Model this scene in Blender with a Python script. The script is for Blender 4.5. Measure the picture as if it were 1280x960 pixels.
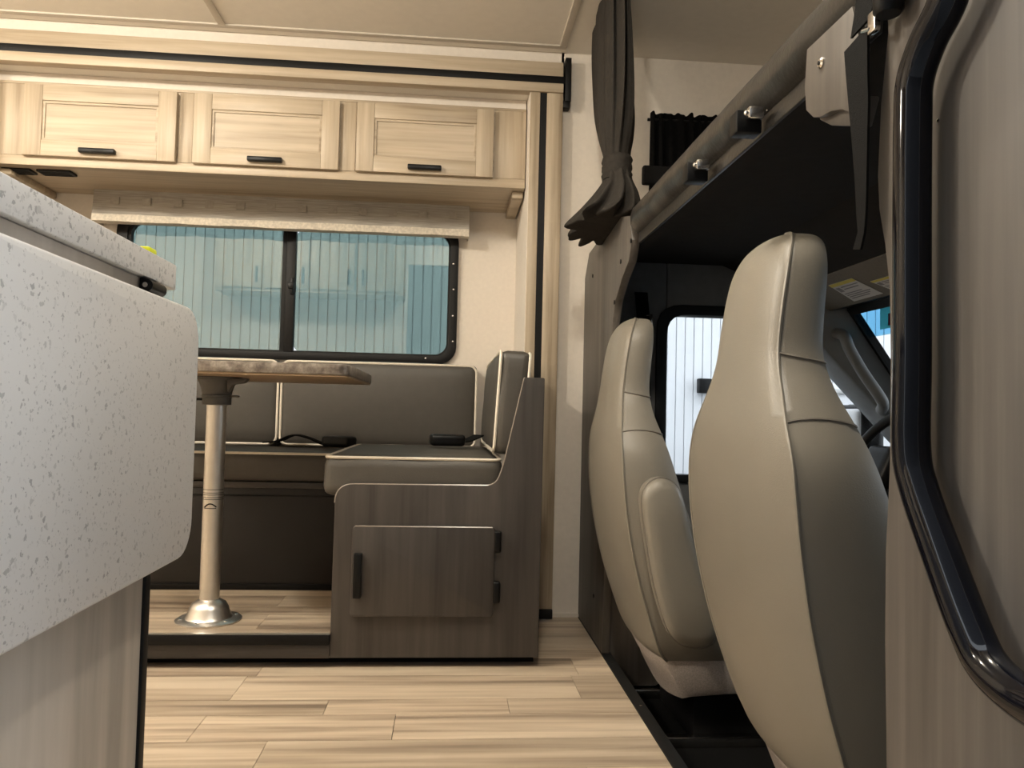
import bpy, bmesh, math, random
from mathutils import Vector, Matrix
random.seed(7)
for o in list(bpy.data.objects): bpy.data.objects.remove(o)
scene = bpy.context.scene
COL = scene.collection
PI = math.pi

# ------------------------------------------------------------------ camera
F = 961.0; CAMZ = 0.76
_up = Vector((0.024, 1.0, -((514-480) - 0.024*(560-640))/F)).normalized()      # blender camera axes: x right, y up, -z forward
_fw = Vector((560-640, -(514-480), -F)).normalized()
_fw = (_fw - _up*_fw.dot(_up)).normalized()
_rt = _fw.cross(_up)
ROT = Matrix((_rt, _fw, _up))                    # camera axes -> world axes
CAM = Vector((0, 0, CAMZ))
cd = bpy.data.cameras.new('camera'); cam = bpy.data.objects.new('camera', cd); COL.objects.link(cam)
cd.sensor_width = 36; cd.lens = F/1280*36; cd.clip_start = 0.02; cd.clip_end = 200
cam.matrix_world = Matrix.Translation(CAM) @ ROT.to_4x4()
scene.camera = cam

def at(px, py, ax, val):
    "point of the pixel's ray on the plane  axis = val"
    d = ROT @ Vector((px-640, -(py-480), -F))
    return CAM + d*((val-CAM[ax])/d[ax])
def hit(px, py, p0, n):
    d = ROT @ Vector((px-640, -(py-480), -F)); n = Vector(n)
    return CAM + d*((Vector(p0)-CAM).dot(n)/d.dot(n))

# ------------------------------------------------------------------ sky and exposure
w = bpy.data.worlds.new('sky'); scene.world = w; w.use_nodes = True
bg = w.node_tree.nodes['Background']
bg.inputs['Color'].default_value = (0.88, 0.94, 1.0, 1); bg.inputs['Strength'].default_value = 1.75
vs = scene.view_settings
vs.view_transform = 'Standard'; vs.look = 'None'; vs.gamma = 1; vs.exposure = 1.38; vs.use_curve_mapping = False
WARM = (1.0, 0.93, 0.80)
LAMPS = [(-1.30, 1.58, 16.0, 4.2), (0.10, 1.12, 8.5, 2.6), (-2.30, 1.58, 13.0, 3.6)]     # ceiling puck lights: x, y, dome watts, downlight watts

# ------------------------------------------------------------------ materials
MATS = {}
def nodes_of(name):
    m = bpy.data.materials.new(name); m.use_nodes = True
    MATS[name] = m
    nt = m.node_tree; return m, nt, nt.nodes['Principled BSDF']
def plain(name, col, rough=0.5, metal=0.0, var=0.06, vscale=30, bump=0.0, bscale=300, coat=0.0, spec=0.5):
    m, nt, p = nodes_of(name)
    tc = nt.nodes.new('ShaderNodeTexCoord'); nz = nt.nodes.new('ShaderNodeTexNoise')
    nz.inputs['Scale'].default_value = vscale; nz.inputs['Detail'].default_value = 4
    nt.links.new(tc.outputs['Object'], nz.inputs['Vector'])
    r = nt.nodes.new('ShaderNodeValToRGB')
    r.color_ramp.elements[0].position = .3; r.color_ramp.elements[1].position = .7
    r.color_ramp.elements[0].color = (*[c*(1-var) for c in col], 1); r.color_ramp.elements[1].color = (*[min(1, c*(1+var)) for c in col], 1)
    nt.links.new(nz.outputs['Fac'], r.inputs['Fac']); nt.links.new(r.outputs['Color'], p.inputs['Base Color'])
    p.inputs['Roughness'].default_value = rough; p.inputs['Metallic'].default_value = metal
    p.inputs['Coat Weight'].default_value = coat; p.inputs['Specular IOR Level'].default_value = spec
    if bump:
        n2 = nt.nodes.new('ShaderNodeTexNoise'); n2.inputs['Scale'].default_value = bscale; n2.inputs['Detail'].default_value = 3
        nt.links.new(tc.outputs['Object'], n2.inputs['Vector'])
        b = nt.nodes.new('ShaderNodeBump'); b.inputs['Strength'].default_value = bump; b.inputs['Distance'].default_value = .002
        nt.links.new(n2.outputs['Fac'], b.inputs['Height']); nt.links.new(b.outputs['Normal'], p.inputs['Normal'])
    return m
def wood(name, cols, axis, fine=60, length=2.2, rough=0.45, cathedral=0.5, rand=0.0, bump=0.08, spread=.13):
    "streaky printed wood grain running along the axis"
    m, nt, p = nodes_of(name); L = nt.links.new; N = nt.nodes.new
    tc = N('ShaderNodeTexCoord'); mp = N('ShaderNodeMapping')
    s = [1, 1, 1]; s['xyz'.index(axis)] = length/fine*1.2
    mp.inputs['Scale'].default_value = s
    oi = N('ShaderNodeObjectInfo')
    wmul = N('ShaderNodeMath'); wmul.operation = 'MULTIPLY'; wmul.inputs[1].default_value = 37.0
    L(oi.outputs['Random'], wmul.inputs[0])
    L(tc.outputs['Object'], mp.inputs['Vector'])
    def noise(sc, det, dist):
        n = N('ShaderNodeTexNoise'); n.noise_dimensions = '4D'
        n.inputs['Scale'].default_value = sc; n.inputs['Detail'].default_value = det; n.inputs['Distortion'].default_value = dist
        L(mp.outputs['Vector'], n.inputs['Vector']); L(wmul.outputs[0], n.inputs['W']); return n
    n1 = noise(fine, 5, .3); n2 = noise(fine*.22, 4, cathedral*2)
    mx = N('ShaderNodeMath'); mx.operation = 'MULTIPLY_ADD'; mx.inputs[1].default_value = .45
    sc2 = N('ShaderNodeMath'); sc2.operation = 'MULTIPLY'; sc2.inputs[1].default_value = .55
    L(n2.outputs['Fac'], sc2.inputs[0]); L(n1.outputs['Fac'], mx.inputs[0]); L(sc2.outputs[0], mx.inputs[2])
    r = N('ShaderNodeValToRGB'); els = r.color_ramp.elements
    while len(els) < len(cols): els.new(.5)
    for i, c in enumerate(cols):
        els[i].position = .5-spread + 2*spread*i/(len(cols)-1); els[i].color = (*c, 1)
    L(mx.outputs[0], r.inputs['Fac'])
    out = r.outputs['Color']
    if rand:
        hv = N('ShaderNodeHueSaturation'); mr = N('ShaderNodeMapRange')
        mr.inputs['To Min'].default_value = 1-rand; mr.inputs['To Max'].default_value = 1+rand
        L(oi.outputs['Random'], mr.inputs['Value']); L(mr.outputs['Result'], hv.inputs['Value']); L(out, hv.inputs['Color']); out = hv.outputs['Color']
    L(out, p.inputs['Base Color']); p.inputs['Roughness'].default_value = rough
    b = N('ShaderNodeBump'); b.inputs['Strength'].default_value = bump; b.inputs['Distance'].default_value = .001
    L(n1.outputs['Fac'], b.inputs['Height']); L(b.outputs['Normal'], p.inputs['Normal'])
    return m
LW = [(.29, .225, .152), (.41, .33, .234), (.47, .385, .28), (.53, .44, .328)]
wood('light_wood_x', LW, 'x'); wood('light_wood_z', LW, 'z')
DW = [(.028, .0235, .0205), (.040, .0345, .0305), (.050, .043, .038), (.064, .055, .048)]
wood('dark_wood_z', DW, 'z', fine=50, rough=.42); wood('dark_wood_x', DW, 'x', fine=50, rough=.42)
PW = [(.062, .054, .046), (.082, .071, .061), (.098, .085, .073), (.128, .112, .096)]
wood('partition_wood', PW, 'z', fine=70, rough=.5, cathedral=.2)
CW = [(.33, .29, .245), (.42, .37, .31), (.50, .44, .375), (.57, .51, .44)]
wood('counter_wood', CW, 'z', fine=30, rough=.5, cathedral=.3)
wood('floor_wood', [(.20, .15, .108), (.33, .255, .185), (.45, .36, .262), (.54, .44, .325), (.60, .50, .38)], 'x', fine=34, length=1.3, rough=.38, cathedral=.5, rand=.14, bump=.05, spread=.115)
wood('tan_board', [(.24, .165, .095), (.28, .195, .115), (.32, .225, .14)], 'x', fine=40)
plain('wall_cream', (.72, .655, .575), .75, var=.03, vscale=60, bump=.25, bscale=500)
plain('ceiling_cream', (.82, .77, .69), .8, var=.02, bump=.15, bscale=400)
plain('batten', (.62, .56, .48), .55, var=.02)
plain('black_trim', (.004, .0037, .0037), .5, var=.1, spec=.25)
plain('black_rubber', (.006, .006, .006), .6, var=.1, spec=.3)
plain('black_gloss', (.002, .0025, .005), .07, coat=0, var=.0, spec=.3)
plain('black_handle', (.0025, .0025, .0027), .4, var=.1, spec=.25)
plain('black_void', (.006, .006, .006), .8, var=.1, spec=.12)
plain('black_fabric', (.005, .0048, .0046), .85, var=.25, vscale=200, bump=.5, bscale=900, spec=.12)
plain('curtain_fabric', (.034, .030, .026), .9, var=.12, vscale=80, bump=.4, bscale=900, spec=.12)
plain('dark_curtain', (.009, .0085, .0085), .9, var=.15, vscale=80, bump=.4, bscale=900, spec=.12)
plain('vinyl_taupe', (.064, .057, .048), .48, var=.05, bump=.18, bscale=350)
plain('vinyl_seat', (.205, .185, .152), .42, var=.03, vscale=8, bump=.16, bscale=420)
plain('vinyl_edge', (.028, .025, .022), .32, var=.08, bump=.3, bscale=120)
plain('carpet_skirt', (.30, .255, .225), .95, var=.2, vscale=300, bump=.8, bscale=600)
plain('piping_cream', (.75, .68, .57), .5, var=.04)
plain('stitch', (.16, .14, .115), .6, var=.1)
plain('aluminium', (.66, .63, .58), .42, metal=1.0, var=.04)
plain('steel', (.70, .68, .65), .18, metal=1.0, var=.03); plain('brushed_steel', (.66, .63, .59), .36, metal=1.0, var=.04)
plain('edge_highlight_band', (.20, .17, .14), .25, var=.05)  # lighter banding colour, stands in for the highlight on dark wood edges
plain('grey_plastic', (.075, .072, .068), .55, var=.06, bump=.2, bscale=500)
plain('cab_plastic', (.15, .147, .143), .6, var=.08, bump=.3, bscale=500)
plain('pillar_plastic', (.20, .205, .205), .6, var=.05, bump=.2, bscale=500)
plain('headliner', (.17, .15, .122), .95, var=.08, vscale=150, bump=.5, bscale=700)
plain('overhead_dark', (.022, .020, .018), .9, var=.1, bump=.3, bscale=500, spec=.12)
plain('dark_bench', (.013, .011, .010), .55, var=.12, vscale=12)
plain('white_paint', (.80, .81, .83), .45, var=.02, vscale=2)
plain('asphalt', (.16, .16, .16), .9, var=.2, vscale=6, bump=.5, bscale=80)
plain('paper', (.55, .53, .50), .7, var=.04); plain('paper_yellow', (.60, .50, .08), .7, var=.05); plain('print_grey', (.20, .19, .19), .7, var=.2)
def paper_thin(name, col):
    m = bpy.data.materials.new(name); m.use_nodes = True; MATS[name] = m; nt = m.node_tree; nt.nodes.clear(); N = nt.nodes.new
    out = N('ShaderNodeOutputMaterial'); mx = N('ShaderNodeMixShader'); d = N('ShaderNodeBsdfDiffuse'); t = N('ShaderNodeBsdfTranslucent')
    for q in (d, t): q.inputs['Color'].default_value = (*col, 1)
    nt.links.new(d.outputs[0], mx.inputs[1]); nt.links.new(t.outputs[0], mx.inputs[2]); nt.links.new(mx.outputs[0], out.inputs['Surface']); mx.inputs[0].default_value = .85
paper_thin('tag_green', (.55, .85, .75)); paper_thin('tag_red', (.85, .04, .10))
plain('yellow_plastic', (.70, .75, .02), .4, var=.05)
plain('shell_white', (.70, .70, .68), .5, var=.02)
# stone-look laminate of the table edge
def mottled(name, cols, scale, rough):
    m, nt, p = nodes_of(name); L = nt.links.new; N = nt.nodes.new
    tc = N('ShaderNodeTexCoord'); n = N('ShaderNodeTexNoise'); n.inputs['Scale'].default_value = scale; n.inputs['Detail'].default_value = 6; n.inputs['Roughness'].default_value = .7
    r = N('ShaderNodeValToRGB'); els = r.color_ramp.elements
    while len(els) < len(cols): els.new(.5)
    for i, c in enumerate(cols): els[i].position = .35+.3*i/(len(cols)-1); els[i].color = (*c, 1)
    L(tc.outputs['Object'], n.inputs['Vector']); L(n.outputs['Fac'], r.inputs['Fac']); L(r.outputs['Color'], p.inputs['Base Color']); p.inputs['Roughness'].default_value = rough
mottled('stone_laminate', [(.07, .055, .045), (.13, .105, .085), (.20, .17, .14), (.29, .255, .22)], 34, .35)
# speckled solid surface
def speckle(name):
    m, nt, p = nodes_of(name); L = nt.links.new; N = nt.nodes.new
    tc = N('ShaderNodeTexCoord')
    base = (.62, .60, .575)
    prev = None
    for k, (sc, thr, keep, col, dist) in enumerate([(120, .34, .55, (.33, .32, .305), .012), (230, .30, .45, (.38, .365, .35), .006), (80, .24, .30, (.31, .30, .285), .02)]):
        nz = N('ShaderNodeTexNoise'); nz.inputs['Scale'].default_value = sc*1.6; nz.inputs['Detail'].default_value = 2
        sub = N('ShaderNodeVectorMath'); sub.operation = 'MULTIPLY_ADD'; sub.inputs[1].default_value = (dist,)*3
        L(tc.outputs['Object'], nz.inputs['Vector']); L(nz.outputs['Color'], sub.inputs[0]); L(tc.outputs['Object'], sub.inputs[2])
        v = N('ShaderNodeTexVoronoi'); v.inputs['Scale'].default_value = sc; L(sub.outputs[0], v.inputs['Vector'])
        lt = N('ShaderNodeMath'); lt.operation = 'LESS_THAN'; lt.inputs[1].default_value = thr; L(v.outputs['Distance'], lt.inputs[0])
        sep = N('ShaderNodeSeparateColor'); L(v.outputs['Color'], sep.inputs['Color'])
        k2 = N('ShaderNodeMath'); k2.operation = 'LESS_THAN'; k2.inputs[1].default_value = keep; L(sep.outputs['Red'], k2.inputs[0])
        mu = N('ShaderNodeMath'); mu.operation = 'MULTIPLY'; L(lt.outputs[0], mu.inputs[0]); L(k2.outputs[0], mu.inputs[1])
        mu2 = N('ShaderNodeMath'); mu2.operation = 'MULTIPLY'; L(mu.outputs[0], mu2.inputs[0]); L(sep.outputs['Green'], mu2.inputs[1])
        mx = N('ShaderNodeMix'); mx.data_type = 'RGBA'; L(mu2.outputs[0], mx.inputs['Factor'])
        if prev is None: mx.inputs['A'].default_value = (*base, 1)
        else: L(prev, mx.inputs['A'])
        mx.inputs['B'].default_value = (*col, 1); prev = mx.outputs['Result']
    L(prev, p.inputs['Base Color']); p.inputs['Roughness'].default_value = .38
speckle('speckled_stone')
# valance cloth: fine woven stripes
def valance_mat():
    m, nt, p = nodes_of('valance_cloth'); L = nt.links.new; N = nt.nodes.new
    tc = N('ShaderNodeTexCoord'); mp = N('ShaderNodeMapping'); mp.inputs['Scale'].default_value = (12, 12, 420)
    n = N('ShaderNodeTexNoise'); n.inputs['Scale'].default_value = 1; n.inputs['Detail'].default_value = 2
    r = N('ShaderNodeValToRGB'); r.color_ramp.elements[0].position = .35; r.color_ramp.elements[1].position = .65
    r.color_ramp.elements[0].color = (.29, .265, .23, 1); r.color_ramp.elements[1].color = (.42, .385, .335, 1)
    L(tc.outputs['Object'], mp.inputs['Vector']); L(mp.outputs['Vector'], n.inputs['Vector']); L(n.outputs['Fac'], r.inputs['Fac']); L(r.outputs['Color'], p.inputs['Base Color'])
    p.inputs['Roughness'].default_value = .9
valance_mat()
plain('valance_hem', (.58, .52, .43), .9, var=.18, vscale=90); plain('valance_square', (.335, .305, .262), .9, var=.1, vscale=90)
def glass(name, tint, f0=.04):
    "thin pane: tinted see-through with a mirror share that rises at grazing angles"
    m = bpy.data.materials.new(name); m.use_nodes = True; MATS[name] = m; nt = m.node_tree; nt.nodes.clear(); L = nt.links.new; N = nt.nodes.new
    out = N('ShaderNodeOutputMaterial'); mx = N('ShaderNodeMixShader'); t = N('ShaderNodeBsdfTransparent'); g = N('ShaderNodeBsdfGlossy'); lw = N('ShaderNodeLayerWeight')
    lw.inputs['Blend'].default_value = .5
    pw = N('ShaderNodeMath'); pw.operation = 'POWER'; pw.inputs[1].default_value = 5.0
    ma = N('ShaderNodeMath'); ma.operation = 'MULTIPLY_ADD'; ma.inputs[1].default_value = 1-f0; ma.inputs[2].default_value = f0
    t.inputs['Color'].default_value = (*tint, 1); g.inputs['Roughness'].default_value = .0
    L(lw.outputs['Facing'], pw.inputs[0]); L(pw.outputs[0], ma.inputs[0]); L(ma.outputs[0], mx.inputs[0])
    L(t.outputs[0], mx.inputs[1]); L(g.outputs[0], mx.inputs[2]); L(mx.outputs[0], out.inputs['Surface'])
glass('tinted_glass', (.45, .535, .51), .11); glass('clear_glass', (.95, .965, .97)); glass('shade_glass', (.40, .66, .82))
def emit(name, col, s):
    m = bpy.data.materials.new(name); m.use_nodes = True; MATS[name] = m
    p = m.node_tree.nodes['Principled BSDF']; p.inputs['Emission Color'].default_value = (*col, 1); p.inputs['Emission Strength'].default_value = s
emit('lamp_diffuser', WARM, 14)

# ------------------------------------------------------------------ mesh helpers
class G:
    def __init__(s): s.bm = bmesh.new()
    def box(s, x0, x1, y0, y1, z0, z1):
        r = bmesh.ops.create_cube(s.bm, size=1)
        for v in r['verts']:
            v.co = Vector(((x0+x1)/2 + v.co.x*(x1-x0), (y0+y1)/2 + v.co.y*(y1-y0), (z0+z1)/2 + v.co.z*(z1-z0)))
        return s
    def prism(s, pts, axis, a0, a1):
        def P(p, a): return {'x': (a, p[0], p[1]), 'y': (p[0], a, p[1]), 'z': (p[0], p[1], a)}[axis]
        A = [s.bm.verts.new(P(p, a0)) for p in pts]; B = [s.bm.verts.new(P(p, a1)) for p in pts]
        s.bm.faces.new(A); s.bm.faces.new(B[::-1]); n = len(pts)
        for i in range(n): s.bm.faces.new((A[i], B[i], B[(i+1) % n], A[(i+1) % n]))
        return s
    def ring(s, outer, inner, axis, a0, a1):
        def P(p, a): return {'x': (a, p[0], p[1]), 'y': (p[0], a, p[1]), 'z': (p[0], p[1], a)}[axis]
        V = [[s.bm.verts.new(P(p, a)) for p in L] for L, a in ((outer, a0), (outer, a1), (inner, a1), (inner, a0))]
        n = len(outer)
        for k in range(4):
            A, B = V[k], V[(k+1) % 4]
            for i in range(n): s.bm.faces.new((A[i], A[(i+1) % n], B[(i+1) % n], B[i]))
        return s
    def rows(s, rows, closed=True, cap=True):
        V = [[s.bm.verts.new(p) for p in r] for r in rows]; n = len(rows[0])
        for a, b in zip(V, V[1:]):
            for i in range(n if closed else n-1): s.bm.faces.new((a[i], a[(i+1) % n], b[(i+1) % n], b[i]))
        if cap and closed: s.bm.faces.new(V[0][::-1]); s.bm.faces.new(V[-1])
        return s
    def tube(s, pts, r, n=10, closed=False, cap=True, flat=None):
        pts = [Vector(p) for p in pts]; m = len(pts); rows = []
        rr = r if isinstance(r, (list, tuple)) else [r]*m
        u = None
        for i, p in enumerate(pts):
            a = pts[i-1] if (i or closed) else p; b = pts[(i+1) % m] if (i < m-1 or closed) else p
            t = (b-a).normalized()
            if u is None: u = t.cross(Vector((0, 0, 1)) if abs(t.z) < .9 else Vector((1, 0, 0))).normalized()
            u = (u - t*u.dot(t)).normalized(); v = t.cross(u)
            k = flat or 1
            rows.append([p + (u*math.cos(2*PI*j/n) + v*k*math.sin(2*PI*j/n))*rr[i] for j in range(n)])
        if closed: rows.append(rows[0]); s.rows(rows, True, False); bmesh.ops.remove_doubles(s.bm, verts=s.bm.verts, dist=1e-5)
        else: s.rows(rows, True, cap)
        return s
    def lathe(s, prof, c, n=36, axis='z'):
        rows = []
        for r, h in prof:
            row = []
            for j in range(n):
                a = 2*PI*j/n; u, v = r*math.cos(a), r*math.sin(a)
                row.append({'z': (c[0]+u, c[1]+v, c[2]+h), 'y': (c[0]+u, c[1]+h, c[2]+v), 'x': (c[0]+h, c[1]+u, c[2]+v)}[axis])
            rows.append(row)
        return s.rows(rows)
    def ribbon(s, pts, wid, th):
        "flat strap: pts are (centre, width direction)"
        rows = []
        for i, (p, wd) in enumerate(pts):
            p = Vector(p); wd = Vector(wd).normalized()
            a = Vector(pts[max(0, i-1)][0]); b = Vector(pts[min(len(pts)-1, i+1)][0]); t = (b-a).normalized(); nn = t.cross(wd).normalized()
            rows.append([p+wd*wid/2+nn*th/2, p-wd*wid/2+nn*th/2, p-wd*wid/2-nn*th/2, p+wd*wid/2-nn*th/2])
        return s.rows(rows)
    def soft(s, c, h, r, bulge=(0, 0, 0), n=9, M=None, wob=0):
        "upholstered block: rounded box with pillowed faces"
        def ax(hh):
            k = [-hh, -hh+.3*r, -hh+r] + [(-1+2*i/n)*(hh-r) for i in range(1, n)] + [hh-r, hh-.3*r, hh]
            return k
        X, Y, Z = ax(h[0]), ax(h[1]), ax(h[2]); cache = {}
        rng = random.Random(3)
        def vert(p):
            key = tuple(round(q, 5) for q in p)
            if key in cache: return cache[key]
            q = Vector(p); inn = Vector([max(-h[i]+r, min(h[i]-r, q[i])) for i in range(3)]); d = q-inn
            if d.length > 1e-9: q = inn + d.normalized()*r*min(1, max(abs(d[0]), abs(d[1]), abs(d[2]))/r)
            t = [max(-1, min(1, q[i]/h[i])) for i in range(3)]; f = [(1-a*a) for a in t]
            q = q + Vector((bulge[0]*t[0]*f[1]*f[2], bulge[1]*t[1]*f[0]*f[2], bulge[2]*max(0, t[2])*f[0]*f[1]))
            if wob: q += Vector((math.sin(31*q.y+17*q.z), math.sin(27*q.x+23*q.z), math.sin(23*q.x+19*q.y)))*wob
            if M is not None: q = M @ q
            cache[key] = s.bm.verts.new(q+Vector(c)); return cache[key]
        for a, (U, V) in enumerate(((Y, Z), (Z, X), (X, Y))):
            for sg in (-1, 1):
                for i in range(len(U)-1):
                    for j in range(len(V)-1):
                        q = []
                        for (ii, jj) in ((i, j), (i+1, j), (i+1, j+1), (i, j+1)):
                            p = [0, 0, 0]; p[a] = sg*h[a]; p[(a+1) % 3] = U[ii]; p[(a+2) % 3] = V[jj]; q.append(vert(p))
                        if sg < 0: q = q[::-1]
                        if len(set(q)) == 4: s.bm.faces.new(q)
        return s
def rrect(x0, x1, z0, z1, r, n=6):
    rs = r if isinstance(r, (list, tuple)) else [r]*4          # order: (x1,z1) (x0,z1) (x0,z0) (x1,z0)
    out = []
    for (cx, cz, a0, q) in ((x1, z1, 0, rs[0]), (x0, z1, 90, rs[1]), (x0, z0, 180, rs[2]), (x1, z0, 270, rs[3])):
        sx = -1 if cx == x1 else 1; sz = -1 if cz == z1 else 1
        for k in range(n+1):
            a = math.radians(a0+90*k/n); out.append((cx+sx*q+q*math.cos(a), cz+sz*q+q*math.sin(a)))
    return out
def fillet(pts, rad, n=5):
    "round the corners of a closed 2d polygon"
    out = []; m = len(pts)
    for i in range(m):
        p = Vector(pts[i]); r = rad[i] if isinstance(rad, (list, tuple)) else rad
        if r <= 0: out.append(tuple(p)); continue
        a = (Vector(pts[i-1])-p); b = (Vector(pts[(i+1) % m])-p); r2 = min(r, a.length*.48, b.length*.48)
        A = p+a.normalized()*r2; B = p+b.normalized()*r2
        for k in range(n+1):
            t = k/n; out.append(tuple(A*(1-t)**2 + p*2*t*(1-t) + B*t*t))
    return out
def curve(pts, n=8, closed=False):
    "catmull-rom through points of any dimension"
    P = [Vector(p) for p in pts]; m = len(P); out = []
    for i in range(m if closed else m-1):
        p0 = P[i-1] if (i or closed) else P[0]; p1 = P[i]; p2 = P[(i+1) % m]; p3 = P[(i+2) % m] if (i+2 < m or closed) else P[-1]
        for k in range(n):
            t = k/n
            out.append(.5*((2*p1) + (p2-p0)*t + (2*p0-5*p1+4*p2-p3)*t*t + (3*p1-p0-3*p2+p3)*t**3))
    if not closed: out.append(P[-1])
    return out
def world_of(o):
    L = Vector((0, 0, 0))
    while o is not None: L += o.location; o = o.parent
    return L
def obj(name, g, mat, parent=None, bev=0.0, smooth=True, ang=38, seg=2):
    bm = g.bm
    bmesh.ops.recalc_face_normals(bm, faces=bm.faces)
    if bev:
        es = [e for e in bm.edges if len(e.link_faces) == 2 and e.calc_face_angle(0) > math.radians(40)]
        bmesh.ops.bevel(bm, geom=es, offset=bev, segments=seg, profile=.5, affect='EDGES', clamp_overlap=True)
    me = bpy.data.meshes.new(name); bm.to_mesh(me); bm.free()
    o = bpy.data.objects.new(name, me); COL.objects.link(o)
    me.materials.append(MATS[mat])
    if smooth and len(me.polygons):
        me.polygons.foreach_set('use_smooth', [True]*len(me.polygons)); me.set_sharp_from_angle(angle=math.radians(ang))
    if parent is not None:
        me.transform(Matrix.Translation(-world_of(parent))); o.parent = parent
    else:
        xs = [v.co for v in me.vertices]
        c = Vector(((min(v.x for v in xs)+max(v.x for v in xs))/2, (min(v.y for v in xs)+max(v.y for v in xs))/2, min(v.z for v in xs)))
        me.transform(Matrix.Translation(-c)); o.location = c
    return o
def tag(o, label, cat, group=None):
    o['label'] = label; o['category'] = cat
    if group: o['group'] = group
    return o
def thing(name, label, cat, loc, group=None):
    o = bpy.data.objects.new(name, None); COL.objects.link(o); o.location = loc; o.empty_display_size = .05
    return tag(o, label, cat, group)
def struct(name, g, mat, label=None, parent=None, **k):
    o = obj(name, g, mat, parent, **k)
    if parent is None: o['kind'] = 'structure'
    if label: o['label'] = label
    return o
def sroot(name, label, loc):
    o = bpy.data.objects.new(name, None); COL.objects.link(o); o.location = loc; o.empty_display_size = .05
    o['kind'] = 'structure'; o['label'] = label; return o
def B(*a): return G().box(*a)

# ------------------------------------------------------------------ key planes (metres)
YN, YF = 0.55, 2.89          # inner faces of the door-side wall and the far wall
XB = 0.52                    # cab bulkhead plane
ZC = 2.15                    # ceiling
YS = 3.33                    # back wall of the slide-out
YD = 2.314                   # front of the slide-out floor and dinette
ZF = 0.098                   # slide-out floor
XL, XR = -1.70, 0.278        # slide-out inner side walls
CY0, CY1 = 0.84, 2.62        # cab side walls
ZCAB = -0.14                 # cab floor

# ================================================================== SETTING
fl = struct('floor', B(-3.0, XB-.012, YN, YF+.02, -.06, -.004), 'black_void', 'wood-look plank floor of the motorhome living area')
rowsY = [.55, .70, .85, .95, 1.13, 1.28, 1.38, 1.53, 1.667, 1.817, 1.967, 2.067, 2.25, 2.40, 2.50, 2.65, 2.78, 2.89]
joint_px = {8: [(825, 930)], 9: [(250, 905), (493, 903)], 10: [(410, 878), (634, 875)], 11: [(302, 855)], 14: [(742, 803)]}
rng = random.Random(11)
for i, (y0, y1) in enumerate(zip(rowsY, rowsY[1:])):
    js = [at(px, py, 2, 0).x for px, py in joint_px.get(i, [])]
    x = min(js)-.9 if js else -3.0 + rng.uniform(.2, .9)
    left = list(js)
    while x > -2.95:
        left.append(x); x -= .92
    x = max(left)+.92 if left else -2
    while x < XB-.1:
        left.append(x); x += .92
    ends = [-3.0]+sorted(e for e in left if -2.95 < e < XB-.06)+[XB-.014]
    for a, b in zip(ends, ends[1:]):
        obj('plank', B(a+.0007, b-.0007, y0+.0007, y1-.0007, -.004, 0), 'floor_wood', fl, smooth=False)
ce = struct('ceiling', B(-3.0, 2.05, YN-.05, YF+.06, ZC, ZC+.06), 'ceiling_cream', 'cream ceiling panels of the motorhome')
for nm, b in (('batten', (-3.0, .41, 2.825, 2.85)), ('batten', (-.872, -.845, YN, 2.825)), ('batten', (.383, .41, YN, 2.825)), ('batten', (-2.15, -2.12, YN, 2.825))):
    obj(nm, B(b[0], b[1], b[2], b[3], ZC-.006, ZC), 'batten', ce, bev=.0015)
struct('wall_far', B(-3.0, .41, YF, YF+.05, 1.99, ZC), 'wall_cream', 'cream wall band above the slide-out opening')
struct('wall_far', B(.40, .585, YF, YF+.05, -.06, ZC), 'wall_cream', 'cream wall strip between the slide-out frame and the cab')
struct('wall_far', B(.585, 2.05, YF, YF+.05, 1.25, ZC), 'wall_cream', 'cream far side wall of the bunk over the cab')
struct('wall_far', B(-3.0, -1.80, YF, YF+.05, -.06, 1.99), 'wall_cream', 'cream wall beyond the far end of the slide-out')
struct('wall_rear', B(-3.05, -3.0, YN-.05, YF+.05, -.06, ZC), 'wall_cream', 'cream rear wall of the living area')
wn = sroot('wall_near', 'cream entry-side wall around the open doorway', (0, YN, 0))
obj('wall_panel', B(-3.0, -.345, YN-.05, YN, -.06, ZC), 'wall_cream', wn)
obj('wall_panel', B(.56, 2.05, YN-.05, YN, 1.25, ZC), 'wall_cream', wn)
obj('wall_panel', B(.50, .56, YN-.05, YN, -.06, ZC), 'wall_cream', wn)
obj('wall_panel', B(-.345, .50, YN-.05, YN, 1.92, ZC), 'wall_cream', wn)
struct('wall_front', B(2.0, 2.05, YN, YF, 1.25, ZC), 'wall_cream', 'cream front wall of the bunk over the cab')
struct('baseboard_far', B(.406, XB, YF-.012, YF, 0, .012), 'batten', 'thin pale strip where the far wall meets the floor')

# ---- slide-out box
struct('wall_slide_side', B(XR, XR+.03, YF-.03, YS+.04, ZF-.05, 1.99), 'wall_cream', 'cream inner side wall of the slide-out beside the dinette')
struct('wall_slide_side', B(XL-.03, XL, YF-.03, YS+.04, ZF-.05, 1.99), 'wall_cream', 'cream inner side wall at the far end of the slide-out')
struct('ceiling_slide', B(XL-.03, XR+.03, YF-.03, YS+.04, 1.985, 2.0), 'ceiling_cream', 'cream ceiling of the slide-out above the overhead cabinets')
WX0, WX1, WZ0, WZ1 = -1.40, .028, .962, 1.56
ws = sroot('wall_slide_back', 'cream textured back wall of the slide-out around the dinette window', (0, YS, 0))
for b in ((XL, WX0+.03, ZF, 1.985), (WX1-.03, XR, ZF, 1.985), (WX0+.03, WX1-.03, ZF, WZ0+.025), (WX0+.03, WX1-.03, WZ1-.025, 1.985)):
    obj('wall_panel', B(b[0], b[1], YS, YS+.04, b[2], b[3]), 'wall_cream', ws, smooth=False)
fs = struct('floor_slide', B(XL, XR, YD+.004, YS, ZF-.055, ZF-.003), 'black_void', 'wood-look plank floor under the dinette table')
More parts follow.
